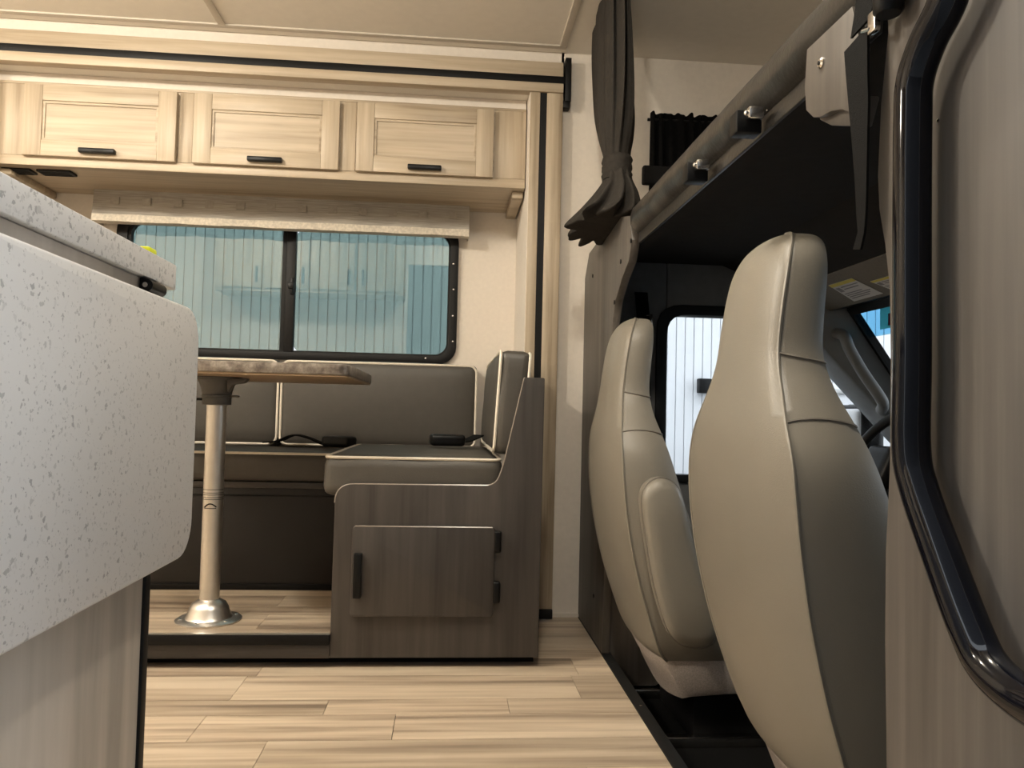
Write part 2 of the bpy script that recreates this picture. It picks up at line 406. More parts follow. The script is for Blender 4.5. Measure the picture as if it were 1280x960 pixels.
for i, (y0, y1) in enumerate(((YD+.004, 2.37), (2.37, 2.53), (2.53, 2.63), (2.63, 2.78), (2.78, 2.874))):
    j = {1: [at(330, 775, 2, ZF).x], 2: [at(236, 760, 2, ZF).x], 3: [-.55]}.get(i, [])
    ends = [XL]+j+[-.30]
    for a, b in zip(ends, ends[1:]):
        obj('plank', B(a+.0007, b-.0007, y0+.0007, y1-.0007, ZF-.003, ZF), 'floor_wood', fs, smooth=False)
t = sroot('trim_1', 'black and dark brown edging along the front of the raised slide-out floor', (-.9, YD, .03))
obj('black_edge', B(XL, -.327, YD-.012, YD+.004, .070, ZF+.001), 'black_trim', t, bev=.002)
obj('metal_strip', B(XL, -.327, YD-.006, YD+.006, ZF+.001, ZF+.003), 'aluminium', t)
obj('fascia_board', B(XL, -.327, YD-.004, YD+.012, .030, .070), 'dark_wood_x', t, bev=.0015)
obj('underside_board', B(XL, .28, YD+.05, YD+.07, .002, .043), 'black_void', t)
# slide-out frame
t = sroot('trim_2', 'light wood header with black strip over the slide-out opening', (0, YF-.03, 1.977))
obj('upper_board', B(-3.0, .404, YF-.030, YF, 2.012, 2.098), 'light_wood_x', t, bev=.002)
obj('lower_board', B(-3.0, .404, YF-.042, YF, 1.977, 2.012), 'light_wood_x', t, bev=.002)
obj('black_strip', B(-3.0, .412, YF-.038, YF-.028, 2.012, 2.041), 'black_trim', t, bev=.001)
obj('end_bracket', B(.410, .432, YF-.045, YF, 1.945, 2.112), 'black_trim', t, bev=.001)
obj('bracket_tip', B(.404, .430, YF-.04, YF, 1.922, 1.948), 'black_trim', t, bev=.001)
t = sroot('trim_3', 'light wood jamb with black seal strip beside the dinette', (.34, YF-.03, .02))
obj('jamb_board', B(.280, .317, YF-.034, YF+.03, .05, 1.977), 'light_wood_z', t, bev=.0015)
obj('black_strip', B(.317, .343, YF-.030, YF, .05, 1.977), 'black_trim', t)
obj('jamb_board', B(.343, .404, YF-.034, YF, .035, 1.977), 'light_wood_z', t, bev=.0015)
obj('seal_foot', B(.335, .404, YF-.05, YF, .004, .036), 'black_rubber', t, bev=.002)

# ---- dinette window
wd = sroot('window_1', 'wide dark-framed sliding window with teal tinted panes behind the dinette', ((WX0+WX1)/2, YS-.01, WZ0))
obj('window_frame', G().ring(rrect(WX0, WX1, WZ0, WZ1, .075), rrect(WX0+.045, WX1-.035, WZ0+.032, WZ1-.03, .055), 'y', YS-.018, YS+.045), 'black_trim', wd, bev=.002)
obj('inner_bead', G().ring(rrect(WX0+.043, WX1-.033, WZ0+.03, WZ1-.028, .057), rrect(WX0+.056, WX1-.043, WZ0+.040, WZ1-.038, .05), 'y', YS-.008, YS+.02), 'black_rubber', wd)
obj('mullion', B(-.702, -.664, YS-.012, YS+.02, WZ0+.03, WZ1-.03), 'black_trim', wd, bev=.002)
obj('sash_stile', B(-.722, -.700, YS+.0, YS+.025, WZ0+.03, WZ1-.03), 'black_rubber', wd, bev=.002)
lt = obj('latch', B(-.680, -.668, YS-.026, YS-.012, 1.24, 1.31), 'black_handle', wd, bev=.003)
obj('latch_knob', B(-.690, -.664, YS-.034, YS-.02, 1.262, 1.288), 'black_handle', lt, bev=.004)
obj('pane', G().prism(rrect(WX0+.04, -.70, WZ0+.03, WZ1-.03, .03), 'y', YS+.014, YS+.018), 'tinted_glass', wd, smooth=False)
obj('pane', G().prism(rrect(-.668, WX1-.03, WZ0+.03, WZ1-.03, .05), 'y', YS+.004, YS+.008), 'tinted_glass', wd, smooth=False)
for p in ((567, 330), (567, 362), (566, 395), (566, 427), (532, 448)):
    c = at(*p, 1, YS-.018)
    obj('screw', G().lathe([(.004, 0), (.004, -.0015), (.001, -.0025)], c, 8, 'y'), 'steel', wd)

# ---- cab bulkhead panels
pts = [at(px, py, 0, XB) for px, py in ((757, 812), (770, 405), (774, 376), (782, 349), (791, 326), (795, 300), (793, 270), (774, 272), (741, 309))]
poly = [(YF, 0.0)] + [(2.441, 0.0)] + [(p.y, p.z) for p in pts[1:]]
poly[-1] = (YF-.08, 1.36); poly.insert(len(poly), (YF, 1.28))
bl = struct('wall_bulkhead_far', G().prism(poly, 'x', XB-.012, XB+.012), 'partition_wood', 'grey-brown shaped panel on the far side of the cab opening', bev=.001)
for p in ((789, 301), (776, 327), (741, 345), (768, 378), (742, 745)):
    c = at(*p, 0, XB-.013); obj('screw', G().lathe([(.007, 0), (.007, -.002), (.002, -.003)], c, 10, 'x'), 'black_handle', bl)
edge = [(1110, 40), (1101, 130), (1097, 220), (1099, 262), (1106, 305), (1112, 360), (1113, 450), (1112, 580), (1107, 690), (1106, 800), (1108, 960)]
XP = .497
poly = [(YN, 2.15), (.845, 2.15), (.845, 1.30)] + [(at(px, py, 0, XP).y, at(px, py, 0, XP).z) for px, py in edge] + [(.834, 0), (YN, 0)]
struct('wall_bulkhead_near', G().prism(poly, 'x', XP, XP+.022), 'partition_wood', 'grey-brown wood-grain partition beside the entry door', bev=.001)
t = sroot('trim_4', 'black trim strip along the step down to the cab floor', (XB, 1.6, 0))
obj('step_strip', B(XB-.014, XB+.018, .88, YF-.005, -.03, .003), 'black_rubber', t, bev=.002)
obj('riser', B(XB-.012, XB, .88, YF, ZCAB, -.03), 'black_void', t)
for yy in (1.25, 1.62, 2.0, 2.35, 2.7): obj('screw', G().lathe([(.004, 0), (.004, .002), (.001, .003)], (XB+.002, yy, .003), 8), 'steel', t)

# ---- cab shell
struct('floor_cab', B(XB, 2.2, CY0-.05, CY1+.05, ZCAB-.03, ZCAB), 'black_fabric', 'black mat on the cab floor')
struct('wall_cab_front', B(1.95, 2.0, CY0-.05, CY1+.05, ZCAB, .60), 'black_void', 'dark firewall under the dashboard')
def cab_side(y, sg, nm):
    "sg = +1 for the far side (outside is +y)"
    y0, y1 = (y, y+.06*sg)
    r = sroot('wall_cab_'+nm, 'dark grey moulded cab side with door window on the %s side' % ('driver' if sg > 0 else 'passenger'), (1.2, y, ZCAB))
    lo, hi = min(y0, y1), max(y0, y1)
    obj('pillar_trim', B(.532, .752, lo, hi, .36, 1.30), 'cab_plastic', r, bev=.01)
    obj('lower_pillar_trim', B(.532, .80, lo, hi, ZCAB+.0, .36), 'partition_wood' if sg > 0 else 'cab_plastic', r, bev=.006)
    if sg > 0: obj('kick_panel', G().prism(fillet([(.534, ZCAB+.035), (.70, ZCAB+.035), (.66, .45), (.534, .45)], .02), 'y', 2.452, 2.472), 'partition_wood', r, bev=.003)
    obj('door_panel', G().prism([(.752, ZCAB), (1.97, ZCAB), (1.97, .54), (.752, .56)], 'y', lo, hi), 'cab_plastic', r, bev=.008)
    obj('roof_rail', G().prism([(.752, 1.115), (1.20, 1.115), (1.24, 1.32), (.752, 1.32)], 'y', lo, hi), 'cab_plastic', r, bev=.004)
    ap = obj('a_pillar', G().prism([(1.155, 1.128), (1.73, .55), (1.83, .55), (1.37, 1.145), (1.32, 1.32), (1.20, 1.32)], 'y', *sorted((y-.085*sg, y+.06*sg))), 'pillar_plastic', r, bev=.012)
    hy = y-.135*sg
    path = [(1.325, y-.08*sg, 1.06), (1.325, hy, 1.045), (1.345, hy, 1.0), (1.395, hy, .92), (1.46, hy, .83), (1.49, y-.08*sg, .80)]
    obj('grab_handle', G().tube(curve(path, 6), .019, 10), 'pillar_plastic', ap)
    wpoly = fillet([(.752, .56), (.752, 1.115), (1.20, 1.115), (1.75, .56)], [.03, .07, .05, .03])
    cx = sum(p[0] for p in wpoly)/len(wpoly); cz = sum(p[1] for p in wpoly)/len(wpoly)
    big = fillet([(.715, .535), (.715, 1.15), (1.22, 1.15), (1.81, .535)], [.04, .09, .06, .03])
    obj('window_seal', G().ring(big, wpoly, 'y', y-.012*sg, y+.03*sg), 'black_rubber', r, bev=.003)
    obj('door_pane', G().prism(wpoly, 'y', y+.018*sg, y+.022*sg), 'clear_glass', r, smooth=False)
    return r
cs = cab_side(CY1, 1, 'driver'); cab_side(CY0, -1, 'passenger')
hl = sroot('ceiling_cab', 'dark headliner sloping down from the bunk to the windscreen', (1.0, 1.77, 1.1))
def slab(nm, mat, x0, z0, x1, z1, th=.02, par=hl): return obj(nm, G().prism([(x0, z0), (x1, z1), (x1, z1+th), (x0, z0+th)], 'y', CY0-.05, CY1+.05), mat, par)
slab('bunk_underside', 'overhead_dark', .56, 1.295, .95, 1.295)
slab('front_slope', 'overhead_dark', .95, 1.295, 1.06, 1.25)
slab('shelf_face', 'overhead_dark', 1.06, 1.25, 1.15, 1.208)
slab('headliner_panel', 'headliner', 1.15, 1.205, 1.30, 1.137, .03)
slab('screen_header', 'black_trim', 1.30, 1.137, 1.37, 1.15, .03)
obj('bunk_deck', B(.56, 2.05, YN, YF, 1.31, 1.33), 'black_void', hl)
HN = (.068, 0, .15)
def onhl(px, py, off=.0015):
    p = hit(px, py, (1.15, 0, 1.205), HN); n = Vector(HN).normalized(); return p-n*off
def quadslab(q, th):
    n = (q[1]-q[0]).cross(q[2]-q[0]).normalized()
    if n.z > 0: n = -n
    g = G(); g.rows([q, [p+n*th for p in q]]); return g
def warn_label(q, label):
    a, b, c, d = q           # a-b is the yellow header edge, c-d opposite
    r = tag(obj('warning_label', quadslab([a, b, c, d], .0008), 'paper'), label, 'label')
    L = lambda u, v: (a*(1-u)+b*u)*(1-v) + (d*(1-u)+c*u)*v
    sub = lambda u0, u1, v0, v1: [L(u0, v0)-Vector((0, 0, .001)), L(u1, v0)-Vector((0, 0, .001)), L(u1, v1)-Vector((0, 0, .001)), L(u0, v1)-Vector((0, 0, .001))]
    obj('header_band', quadslab(sub(.0, 1, .0, .14), .0006), 'paper_yellow', r)
    obj('symbol', quadslab(sub(.05, .2, .22, .45), .0005), 'print_grey', r)
    for k, v in enumerate((.22, .34, .55, .64, .73, .82)):
        obj('text_line', quadslab(sub(.27 if k < 2 else .08, .92 - .1*(k % 3), v, v+.04), .0005), 'print_grey', r)
    return r
warn_label([onhl(1036, 356), onhl(1065, 347), onhl(1104, 366), onhl(1068, 376)], 'white warning label with yellow band, whole, on the headliner above the windscreen')
warn_label([onhl(1088, 351), onhl(1118, 342), onhl(1150, 356), onhl(1116, 362)], 'white warning label with yellow band, half hidden by the partition, on the headliner')
# windscreen
wsn = sroot('window_2', 'sloping windscreen with blue shade band along its top edge', (1.6, 1.77, .6))
def glass_strip(nm, mat, x0, z0, x1, z1, par): return obj(nm, G().prism([(x0, z0), (x1, z1), (x1+.004, z1+.004), (x0+.004, z0+.004)], 'y', CY0+.085, CY1-.085), mat, par, smooth=False)
glass_strip('shade_band', 'shade_glass', 1.372, 1.14, 1.435, 1.047, wsn)
glass_strip('pane', 'clear_glass', 1.435, 1.047, 1.80, .52, wsn)
obj('screen_seal', G().prism([(1.36, 1.15), (1.374, 1.122), (1.388, 1.13), (1.375, 1.16)], 'y', CY0+.08, CY1-.08), 'black_rubber', wsn)
obj('side_seal', G().prism([(1.36, 1.142), (1.80, .52), (1.825, .53), (1.385, 1.155)], 'y', CY1-.098, CY1-.082), 'black_rubber', wsn)

# ================================================================== OUTSIDE
struct('ground', B(-25, 30, -20, 30, -.80, -.75), 'asphalt', 'grey asphalt yard outside')
def metal_building(loc, nx, label):
    r = thing('metal_building', label, 'building', loc)
    g = G(); pr = []; wdt = .9; m = 9
    for k in range(m):
        x = k*wdt/m
        pr += [(x, 0), (x+.0885, 0), (x+.089, .03), (x+.0995, .03)]
    pr += [(wdt, 0)]
    rows = [[(x, y, z) for x, y in pr] for z in (0, 7.0)]
    g.rows(rows, closed=False, cap=False)
    bmesh.ops.recalc_face_normals(g.bm, faces=g.bm.faces)
    me = bpy.data.meshes.new('wall_sheet'); g.bm.to_mesh(me); g.bm.free(); me.materials.append(MATS['white_paint'])
    for i in range(nx):
        o = bpy.data.objects.new('wall_sheet', me); COL.objects.link(o); o.parent = r; o.location = (i*wdt, 0, 0)
    b = bpy.data.objects.new
    obj('backing_wall', B(loc[0], loc[0]+nx*wdt, loc[1]+.02, loc[1]+.3, loc[2], loc[2]+7.0), 'white_paint', r)
    return r
mb = metal_building((-9.0, 8.3, -.75), 28, 'white ribbed metal building wall facing the dinette window')
c = at(880, 481, 1, 8.2); obj('meter_box', B(c.x-.05, c.x+.09, 8.2, 8.3, c.z-.09, c.z+.07), 'black_trim', mb, bev=.01)
def trailer(x, y):
    r = thing('parked_trailer', 'white box trailer parked beyond the driver window', 'trailer', (x, y, -.75))
    obj('body', B(x, x+2.6, y, y+1.4, -.1, 1.02), 'white_paint', r, bev=.03)
    obj('roof_rail', B(x-.02, x+2.62, y-.02, y+1.42, 1.0, 1.05), 'shell_white', r, bev=.01)
    obj('window', B(x+.95, x+1.4, y-.01, y, .45, .8), 'black_gloss', r, bev=.004)
    obj('side_stripe', B(x, x+2.6, y-.006, y, .86, .9), 'grey_plastic', r)
    for xx in (.9, 1.7): obj('wheel', G().lathe([(.05, -.1), (.33, -.09), (.34, 0), (.33, .09), (.05, .1)], (x+xx, y+.15, -.41), 24, 'y'), 'black_rubber', r)
trailer(3.35, 6.6)
r = thing('shading_building', 'plain grey building added out of view to shade the entry door', 'building', (0, -4.6, -.75))  # added unseen block that keeps sky light off the entry side
obj('wall', B(-16, 16, -4.9, -4.6, -.75, 12.5), 'grey_plastic', r)
obj('roof_edge', B(-16.1, 16.1, -4.95, -4.5, 12.5, 12.7), 'white_paint', r)
mr = thing('side_mirror', 'white and black side mirror outside the driver door window', 'mirror', (1.62, 2.85, .60))
obj('housing', G().soft((1.60, 2.86, .70), (.05, .085, .125), .03), 'black_trim', mr)
obj('mirror_cap', G().soft((1.57, 2.86, .70), (.03, .075, .11), .025), 'white_paint', mr)
obj('mirror_arm', G().tube([(1.63, 2.70, .60), (1.62, 2.78, .61), (1.61, 2.84, .66)], .014), 'black_trim', mr)
# RV outer skin over slide and roof is the walls themselves

# ================================================================== SLIDE-OUT FURNITURE
# ---- overhead cabinet
YO = 2.95
oc = thing('overhead_cabinet', 'light wood overhead cabinet with three flip-up doors above the window', 'cabinet', (-.71, (YO+YS)/2, 1.632))
obj('body', B(XL+.002, XR-.004, YO, YS-.002, 1.632, 1.944), 'light_wood_x', oc)
obj('top_filler', B(XL+.002, XR-.004, YO+.012, YO+.03, 1.944, 1.984), 'wall_cream', oc)
DX = [(-1.585, -1.040), (-.978, -.440), (-.375, .147)]; DZ = (1.664, 1.928)
for a, b in ((XL+.002, -1.585), (-1.035, -.985), (-.435, -.38), (.152, XR-.004)):
    obj('face_stile', B(a, b, YO-.003, YO, 1.668, 1.936), 'light_wood_z', oc, bev=.0008)
obj('face_rail', B(XL+.002, XR-.004, YO-.004, YO, 1.632, 1.667), 'light_wood_x', oc, bev=.001)
obj('face_rail', B(XL+.002, XR-.004, YO-.006, YO, 1.934, 1.944), 'light_wood_x', oc, bev=.002)
obj('corner_cleat', B(XR-.05, XR-.006, 2.99, YS-.004, 1.605, 1.632), 'light_wood_x', oc, bev=.006)
obj('corner_cleat', B(XL+.006, XL+.05, 2.99, YS-.004, 1.605, 1.632), 'light_wood_x', oc, bev=.006)
for k, (x0, x1) in enumerate(DX):
    z0, z1 = DZ; y0, y1 = YO-.024, YO-.004; s = .066
    d = obj('door', B(x0+s-.008, x1-s+.008, y0+.010, y1, z0+s-.012, z1-s+.008), 'light_wood_x', oc)      # recessed panel
    obj('stile', B(x0, x0+s, y0, y1, z0, z1), 'light_wood_z', d, bev=.002); obj('stile', B(x1-s, x1, y0, y1, z0, z1), 'light_wood_z', d, bev=.002)
    obj('rail', B(x0+s, x1-s, y0, y1, z1-.058, z1), 'light_wood_x', d, bev=.002); obj('rail', B(x0+s, x1-s, y0, y1, z0, z0+.058), 'light_wood_x', d, bev=.002)
    obj('bead', G().ring([(x0+s, z0+.058), (x1-s, z0+.058), (x1-s, z1-.058), (x0+s, z1-.058)], [(x0+s+.009, z0+.067), (x1-s-.009, z0+.067), (x1-s-.009, z1-.067), (x0+s+.009, z1-.067)], 'y', y0+.005, y0+.011), 'light_wood_x', d, bev=.001)
    cx = (x0+x1)/2+.0
    obj('handle', B(cx-.064, cx+.064, y0-.024, y0-.002, z0+.012, z0+.030), 'black_handle', d, bev=.004)
for k, (x0, x1) in enumerate(((-1.69, -1.585), (-1.565, -1.44))):
    v = tag(obj('air_vent', B(x0, x1, 2.99, 3.05, 1.622, 1.632), 'black_trim', bev=.004), ('black square vent' if k == 0 else 'black oblong vent with grip') + ' under the overhead cabinet', 'vent')
    for j in range(4): obj('louvre', B(x0+.01, x1-.01, 2.998+j*.013, 3.002+j*.013, 1.620, 1.622), 'black_rubber', v)

# ---- valance
va = thing('window_valance', 'brown woven fabric valance with lighter hem above the dinette window', 'valance', (-.70, 3.27, 1.49))
VX0, VX1, VY, VZ0, VZ1 = -1.465, .068, 3.235, 1.498, 1.632
g = G(); rows = []
for i in range(41):
    x = VX0 + (VX1-VX0)*i/40; wv = .003*math.sin(i*.9)+.002*math.sin(i*2.3)
    rows.append([(x, VY+.006+wv*.3, VZ1), (x, VY+wv, (VZ0+VZ1)/2), (x, VY-.006+wv, VZ0+.032), (x, VY+.05, VZ0+.032), (x, VY+.055, VZ1)])
g.rows(rows); obj('cloth', g, 'valance_cloth', va, ang=60)
g = G(); rows = []
for i in range(41):
    x = VX0 + (VX1-VX0)*i/40; wv = .003*math.sin(i*.9)+.002*math.sin(i*2.3)
    rows.append([(x, VY-.006+wv, VZ0+.032), (x, VY-.010+wv, VZ0+.002+wv*.6), (x, VY-.002+wv, VZ0+wv*.6), (x, VY+.05, VZ0+.004), (x, VY+.05, VZ0+.032)])
g.rows(rows); obj('hem', g, 'valance_hem', va, ang=60)
for k, x in enumerate((VX0, VX1-.006)): obj('side_return', B(x, x+.006, VY+.02, YS-.002, VZ0+.004, VZ1), 'valance_cloth', va)
for i in range(12): 
    x = VX0+.07+i*.125; obj('woven_square', B(x, x+.034, VY-.0035, VY+.008, VZ0+.074, VZ0+.104), 'valance_square', va)

# ---- right bench with shaped side panel
be = thing('dinette_bench', 'dark wood dinette bench with shaped end panel and storage door', 'bench', (0, 2.6, .03))
pp = [(.288, .03), (.290, .868), (.228, .868), (.172, .605), (.150, .540), (-.325, .538), (-.327, .03)]
pp = fillet(pp, [.002, .006, .006, .10, .05, .055, .002], 7)
obj('end_panel', G().prism(pp, 'y', YD, YD+.018), 'dark_wood_z', be, bev=.0045, seg=3)
i0 = min(range(len(pp)), key=lambda i: (pp[i][0]-.228)**2+(pp[i][1]-.868)**2); i1 = min(range(len(pp)), key=lambda i: (pp[i][0]+.326)**2+(pp[i][1]-.48)**2)
obj('edge_highlight_band', G().tube([(p[0], YD+.003, p[1]-.0005) for p in pp[i0:i1+1]], .0032, 6), 'edge_highlight_band', be)  # pale banding paints in the lamp highlight along the panel's top edge
obj('back_panel', G().prism([(.255, ZF), (.255, .60), (.262, .86), (.288, .86), (.288, .03), (.255, .03)], 'y', YD+.018, YF-.06), 'dark_wood_z', be)
obj('seat_box', B(-.316, .255, YD+.018, YS-.005, ZF, .503), 'dark_wood_x', be)
dr = obj('storage_door', G().prism(rrect(-.270, .149, .154, .417, .012), 'y', YD-.018, YD-.001), 'dark_wood_z', be, bev=.003)
obj('edge_highlight_band', G().tube([(-.262, YD-.0155, .4165), (.141, YD-.0155, .4165)], .003, 6), 'edge_highlight_band', dr)  # same painted highlight as banding on the door's top edge
obj('handle', B(-.262, -.238, YD-.038, YD-.017, .210, .340), 'black_handle', dr, bev=.004)
for z in (.225, .375): obj('hinge', G().soft((.158, YD-.010, z), (.011, .010, .032), .006, n=3), 'black_handle', dr)
# rear bench base
rb = thing('window_bench', 'dark low bench base running under the window behind the table', 'bench', (-1.0, 3.1, ZF))
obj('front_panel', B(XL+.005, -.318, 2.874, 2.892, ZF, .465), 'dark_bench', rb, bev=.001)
obj('top_rail', B(XL+.005, -.318, 2.868, 2.90, .465, .487), 'dark_wood_x', rb, bev=.002)
obj('deck', B(XL+.005, -.318, 2.90, YS-.005, .465, .487), 'dark_wood_x', rb)
obj('toe_strip', B(XL+.005, -.318, 2.868, 2.874, ZF, ZF+.022), 'black_trim', rb, bev=.001)
obj('panel_bead', B(XL+.005, -.318, 2.870, 2.874, .435, .441), 'black_trim', rb)

# ---- cushions
def cushion(name, label, c, h, r, bulge, M=None, group=None, pipes=('top',), wob=0):
    R = M or Matrix.Identity(3)
    o = thing(name, label, 'cushion', (c[0], c[1], c[2]-h[2]), group)
    obj('cover', G().soft(c, h, r, bulge, M=R, wob=wob), 'vinyl_taupe', o, ang=70)
    q = r*.30
    for ax, sg in pipes:
        u, v = [(1, 2), (2, 0), (0, 1)][ax]
        loop = []
        for (a, b) in rrect(-h[u]+q*.6, h[u]-q*.6, -h[v]+q*.6, h[v]-q*.6, r*1.1, 5):
            p = [0, 0, 0]; p[ax] = sg*(h[ax]-q*.6); p[u] = a; p[v] = b
            p = Vector(p); p[u] *= 1 if abs(a) >= h[u]-r else 1
            loop.append(R @ p + Vector(c))
        obj('piping', G().tube(loop, .0050, 6, closed=True), 'piping_cream', o)
    return o
cushion('seat_cushion', 'taupe vinyl seat cushion on the bench with the storage door', (-.098, 2.752, .560), (.268, .42, .060), .028, (.004, .003, .008), pipes=((2, 1),), wob=.0012)
cushion('seat_cushion', 'dark taupe seat cushion of the bench under the window', (-1.03, 3.045, .543), (.655, .195, .054), .028, (.0, .004, .012), pipes=((2, 1),))
cushion('back_cushion', 'wide taupe back cushion under the window beside the corner', (-.283, 3.262, .780), (.402, .062, .175), .028, (.0, .014, .006), pipes=((1, -1),))
cushion('back_cushion', 'taupe back cushion under the window behind the table pedestal', (-1.109, 3.262, .780), (.42, .062, .175), .028, (.0, .014, .006), pipes=((1, -1),))
M = Matrix.Rotation(math.radians(-4), 3, 'Y')
cushion('back_cushion', 'upright taupe back cushion with cream piping against the shaped end panel', (.196, 2.765, .793), (.050, .415, .160), .026, (.012, .004, .010), M=Matrix.Rotation(math.radians(3), 3, 'Y'), pipes=((0, -1), (0, 1)), wob=.0025)
# ---- lap belts
def belt(name, label, path, bk, rot):
    o = thing(name, label, 'seat belt', path[0])
    obj('strap', G().ribbon([(Vector(p), wd) for p, wd in path_dirs(path)], .046, .005), 'black_fabric', o)
    M2 = Matrix.Rotation(math.radians(rot), 3, 'Z')
    obj('buckle', G().soft(bk, (.062, .036, .021), .012, n=3, M=M2), 'black_handle', o)
    return o
def path_dirs(path):
    out = []
    for i, p in enumerate(path):
        a = Vector(path[max(0, i-1)]); b = Vector(path[min(len(path)-1, i+1)]); t = (b-a); wd = t.cross(Vector((0, 0, 1)))
        out.append((p, wd if wd.length > 1e-6 else Vector((0, 1, 0))))
    return out
belt('lap_belt', 'black lap belt lying on the bench cushion in the dinette corner', [tuple(p) for p in curve([(.118, 2.90, .672), (.095, 2.87, .662), (.06, 2.83, .650), (.01, 2.80, .648), (-.03, 2.79, .648)], 5)], (.0, 2.79, .656), 8)
belt('lap_belt', 'black lap belt looped on the cushion under the window', [tuple(p) for p in curve([(-.73, 3.185, .617), (-.67, 3.16, .626), (-.61, 3.14, .650), (-.55, 3.13, .640), (-.49, 3.12, .618), (-.43, 3.10, .613)], 5)], (-.425, 3.09, .630), -25)

# ---- table
PX, PY = -.720, 2.47
tb = thing('dinette_table', 'pedestal dinette table with stone-look top on an aluminium pole', 'table', (PX, PY, ZF))
obj('table_top', G().prism(rrect(-1.16, -.283, 2.205, 2.885, .035), 'z', .855, .886), 'stone_laminate', tb, bev=.003)
obj('underside_board', G().prism(rrect(-1.156, -.287, 2.209, 2.881, .033), 'z', .8495, .855), 'tan_board', tb)
pole = obj('pole', G().lathe([(.0295, .155), (.0300, .30), (.0300, .775)], (PX, PY, 0), 32), 'aluminium', tb)
for z in (.470, .476, .484, .490, .500): obj('pole_ring', G().lathe([(.0301, z), (.0306, z+.001), (.0301, z+.002)], (PX, PY, 0), 32), 'grey_plastic', pole)
arc = [Vector((PX+.0308*math.sin(a), PY-.0308*math.cos(a), .446+.012*math.cos((a-.02)*2.4))) for a in [(-.6+1.2*k/10) for k in range(11)]]
obj('pole_mark', G().tube(arc, .0022, 6), 'black_trim', pole)
obj('pole_mark', G().tube([p+Vector((0, 0, -(p.z-.444))) for p in arc], .0012, 6), 'black_trim', pole)
base = obj('floor_flange', G().lathe([(.097, 0), (.098, .004), (.092, .008), (.070, .010), (.064, .018), (.058, .040), (.050, .054), (.036, .062), (.030, .066)], (PX, PY, ZF), 40), 'brushed_steel', tb)
for k in range(6):
    a = k*PI/3+.4; obj('bolt', G().lathe([(.006, 0), (.006, .003), (.002, .005)], (PX+.082*math.cos(a), PY+.082*math.sin(a), ZF+.008), 8), 'steel', base)
mt = obj('top_mount', G().lathe([(.038, .762), (.043, .764), (.043, .785), (.046, .787), (.046, .793), (.043, .795), (.050, .82), (.058, .840), (.075, .846), (.075, .850)], (PX, PY, 0), 32), 'grey_plastic', tb)
obj('mount_arm', G().prism([(PX+.04, .846), (PX+.105, .846), (PX+.095, .832), (PX+.06, .826), (PX+.045, .80)], 'y', PY-.05, PY-.02), 'grey_plastic', mt, bev=.004)
obj('release_lever', B(PX+.03, PX+.066, PY-.012, PY+.012, .787, .793), 'grey_plastic', mt, bev=.002)
obj('release_lever', B(PX-.075, PX-.03, PY-.012, PY+.012, .775, .783), 'black_handle', mt, bev=.002)

# ================================================================== KITCHEN COUNTER (near left)
kc = thing('kitchen_cabinet', 'pale greige wood kitchen base cabinet end with black corner trim', 'cabinet', (-1.2, .75, 0))
obj('carcass', B(-2.3, -.356, YN+.003, .945, 0, .903), 'counter_wood', kc)
obj('end_panel', B(-.356, -.352, YN+.003, .944, 0, .903), 'counter_wood', kc)
obj('corner_trim', B(-.3575, -.3482, .944, .960, 0, .880), 'black_trim', kc, bev=.002)
ct = thing('countertop', 'grey-white speckled stone kitchen countertop slab', 'countertop', (-1.2, .77, .904))
obj('slab', G().prism(fillet([(-2.3, YN+.002), (-.345, YN+.002), (-.345, .998), (-2.3, .998)], [0, .002, .008, 0]), 'z', .904, .935), 'speckled_stone', ct, bev=.004, seg=3)
lf = thing('counter_flap', 'folded-down speckled stone counter extension hanging at the cabinet end', 'counter extension', (-.34, .8, .565))
obj('leaf', G().prism(rrect(YN+.012, 1.045, .567, .884, [.045, .004, .004, .045], 8), 'x', -.3475, -.330), 'speckled_stone', lf, bev=.004, seg=3)
h = at(188, 358, 0, -.345)
for yy in (h.y+.004, .566):
    hg = obj('hinge', G().tube([(-.343, yy-.022, .894), (-.343, yy+.022, .894)], .0075, 12), 'black_handle', lf)
    obj('hinge_leaf', B(-.3518, -.344, yy-.02, yy+.02, .878, .9035), 'black_trim', hg, bev=.002)
    obj('hinge_pin', G().tube([(-.343, yy-.025, .894), (-.343, yy+.025, .894)], .003, 8), 'steel', hg)
p = at(193, 318, 2, .936)
tg = thing('yellow_clip', 'small bright yellow plastic clip lying on the countertop', 'clip', (p.x-.012, p.y, .935))
obj('clip_body', G().soft((p.x-.012, p.y, .9392), (.011, .012, .0042), .003, n=3), 'yellow_plastic', tg)
obj('clip_tab', G().soft((p.x-.022, p.y+.005, .9385), (.008, .005, .003), .002, n=3), 'yellow_plastic', tg)
# overhead kitchen cabinet (seen as a reflection in the dinette window)
ko = thing('kitchen_overhead', 'light wood overhead kitchen cabinet on the entry-side wall with two doors', 'cabinet', (-.75, .72, 1.60))
obj('body', B(-1.75, -.36, YN+.003, .86, 1.62, ZC-.002), 'light_wood_x', ko)
for x0, x1, hx in ((-.70, -.385, -.66), (-1.04, -.725, -.765), (-1.38, -1.06, -1.10), (-1.72, -1.40, -1.44)):
    d = obj('door', B(x0+.05, x1-.05, .866, .874, 1.70, 2.05), 'light_wood_z', ko)
    for b in ((x0, x0+.055, 1.645, 2.10), (x1-.055, x1, 1.645, 2.10), (x0+.055, x1-.055, 1.645, 1.70), (x0+.055, x1-.055, 2.045, 2.10)):
        obj('door_rail', B(b[0], b[1], .861, .882, b[2], b[3]), 'light_wood_z', d, bev=.002)
    obj('handle', B(hx-.008, hx+.008, .884, .904, 1.68, 1.80), 'black_handle', d, bev=.003)

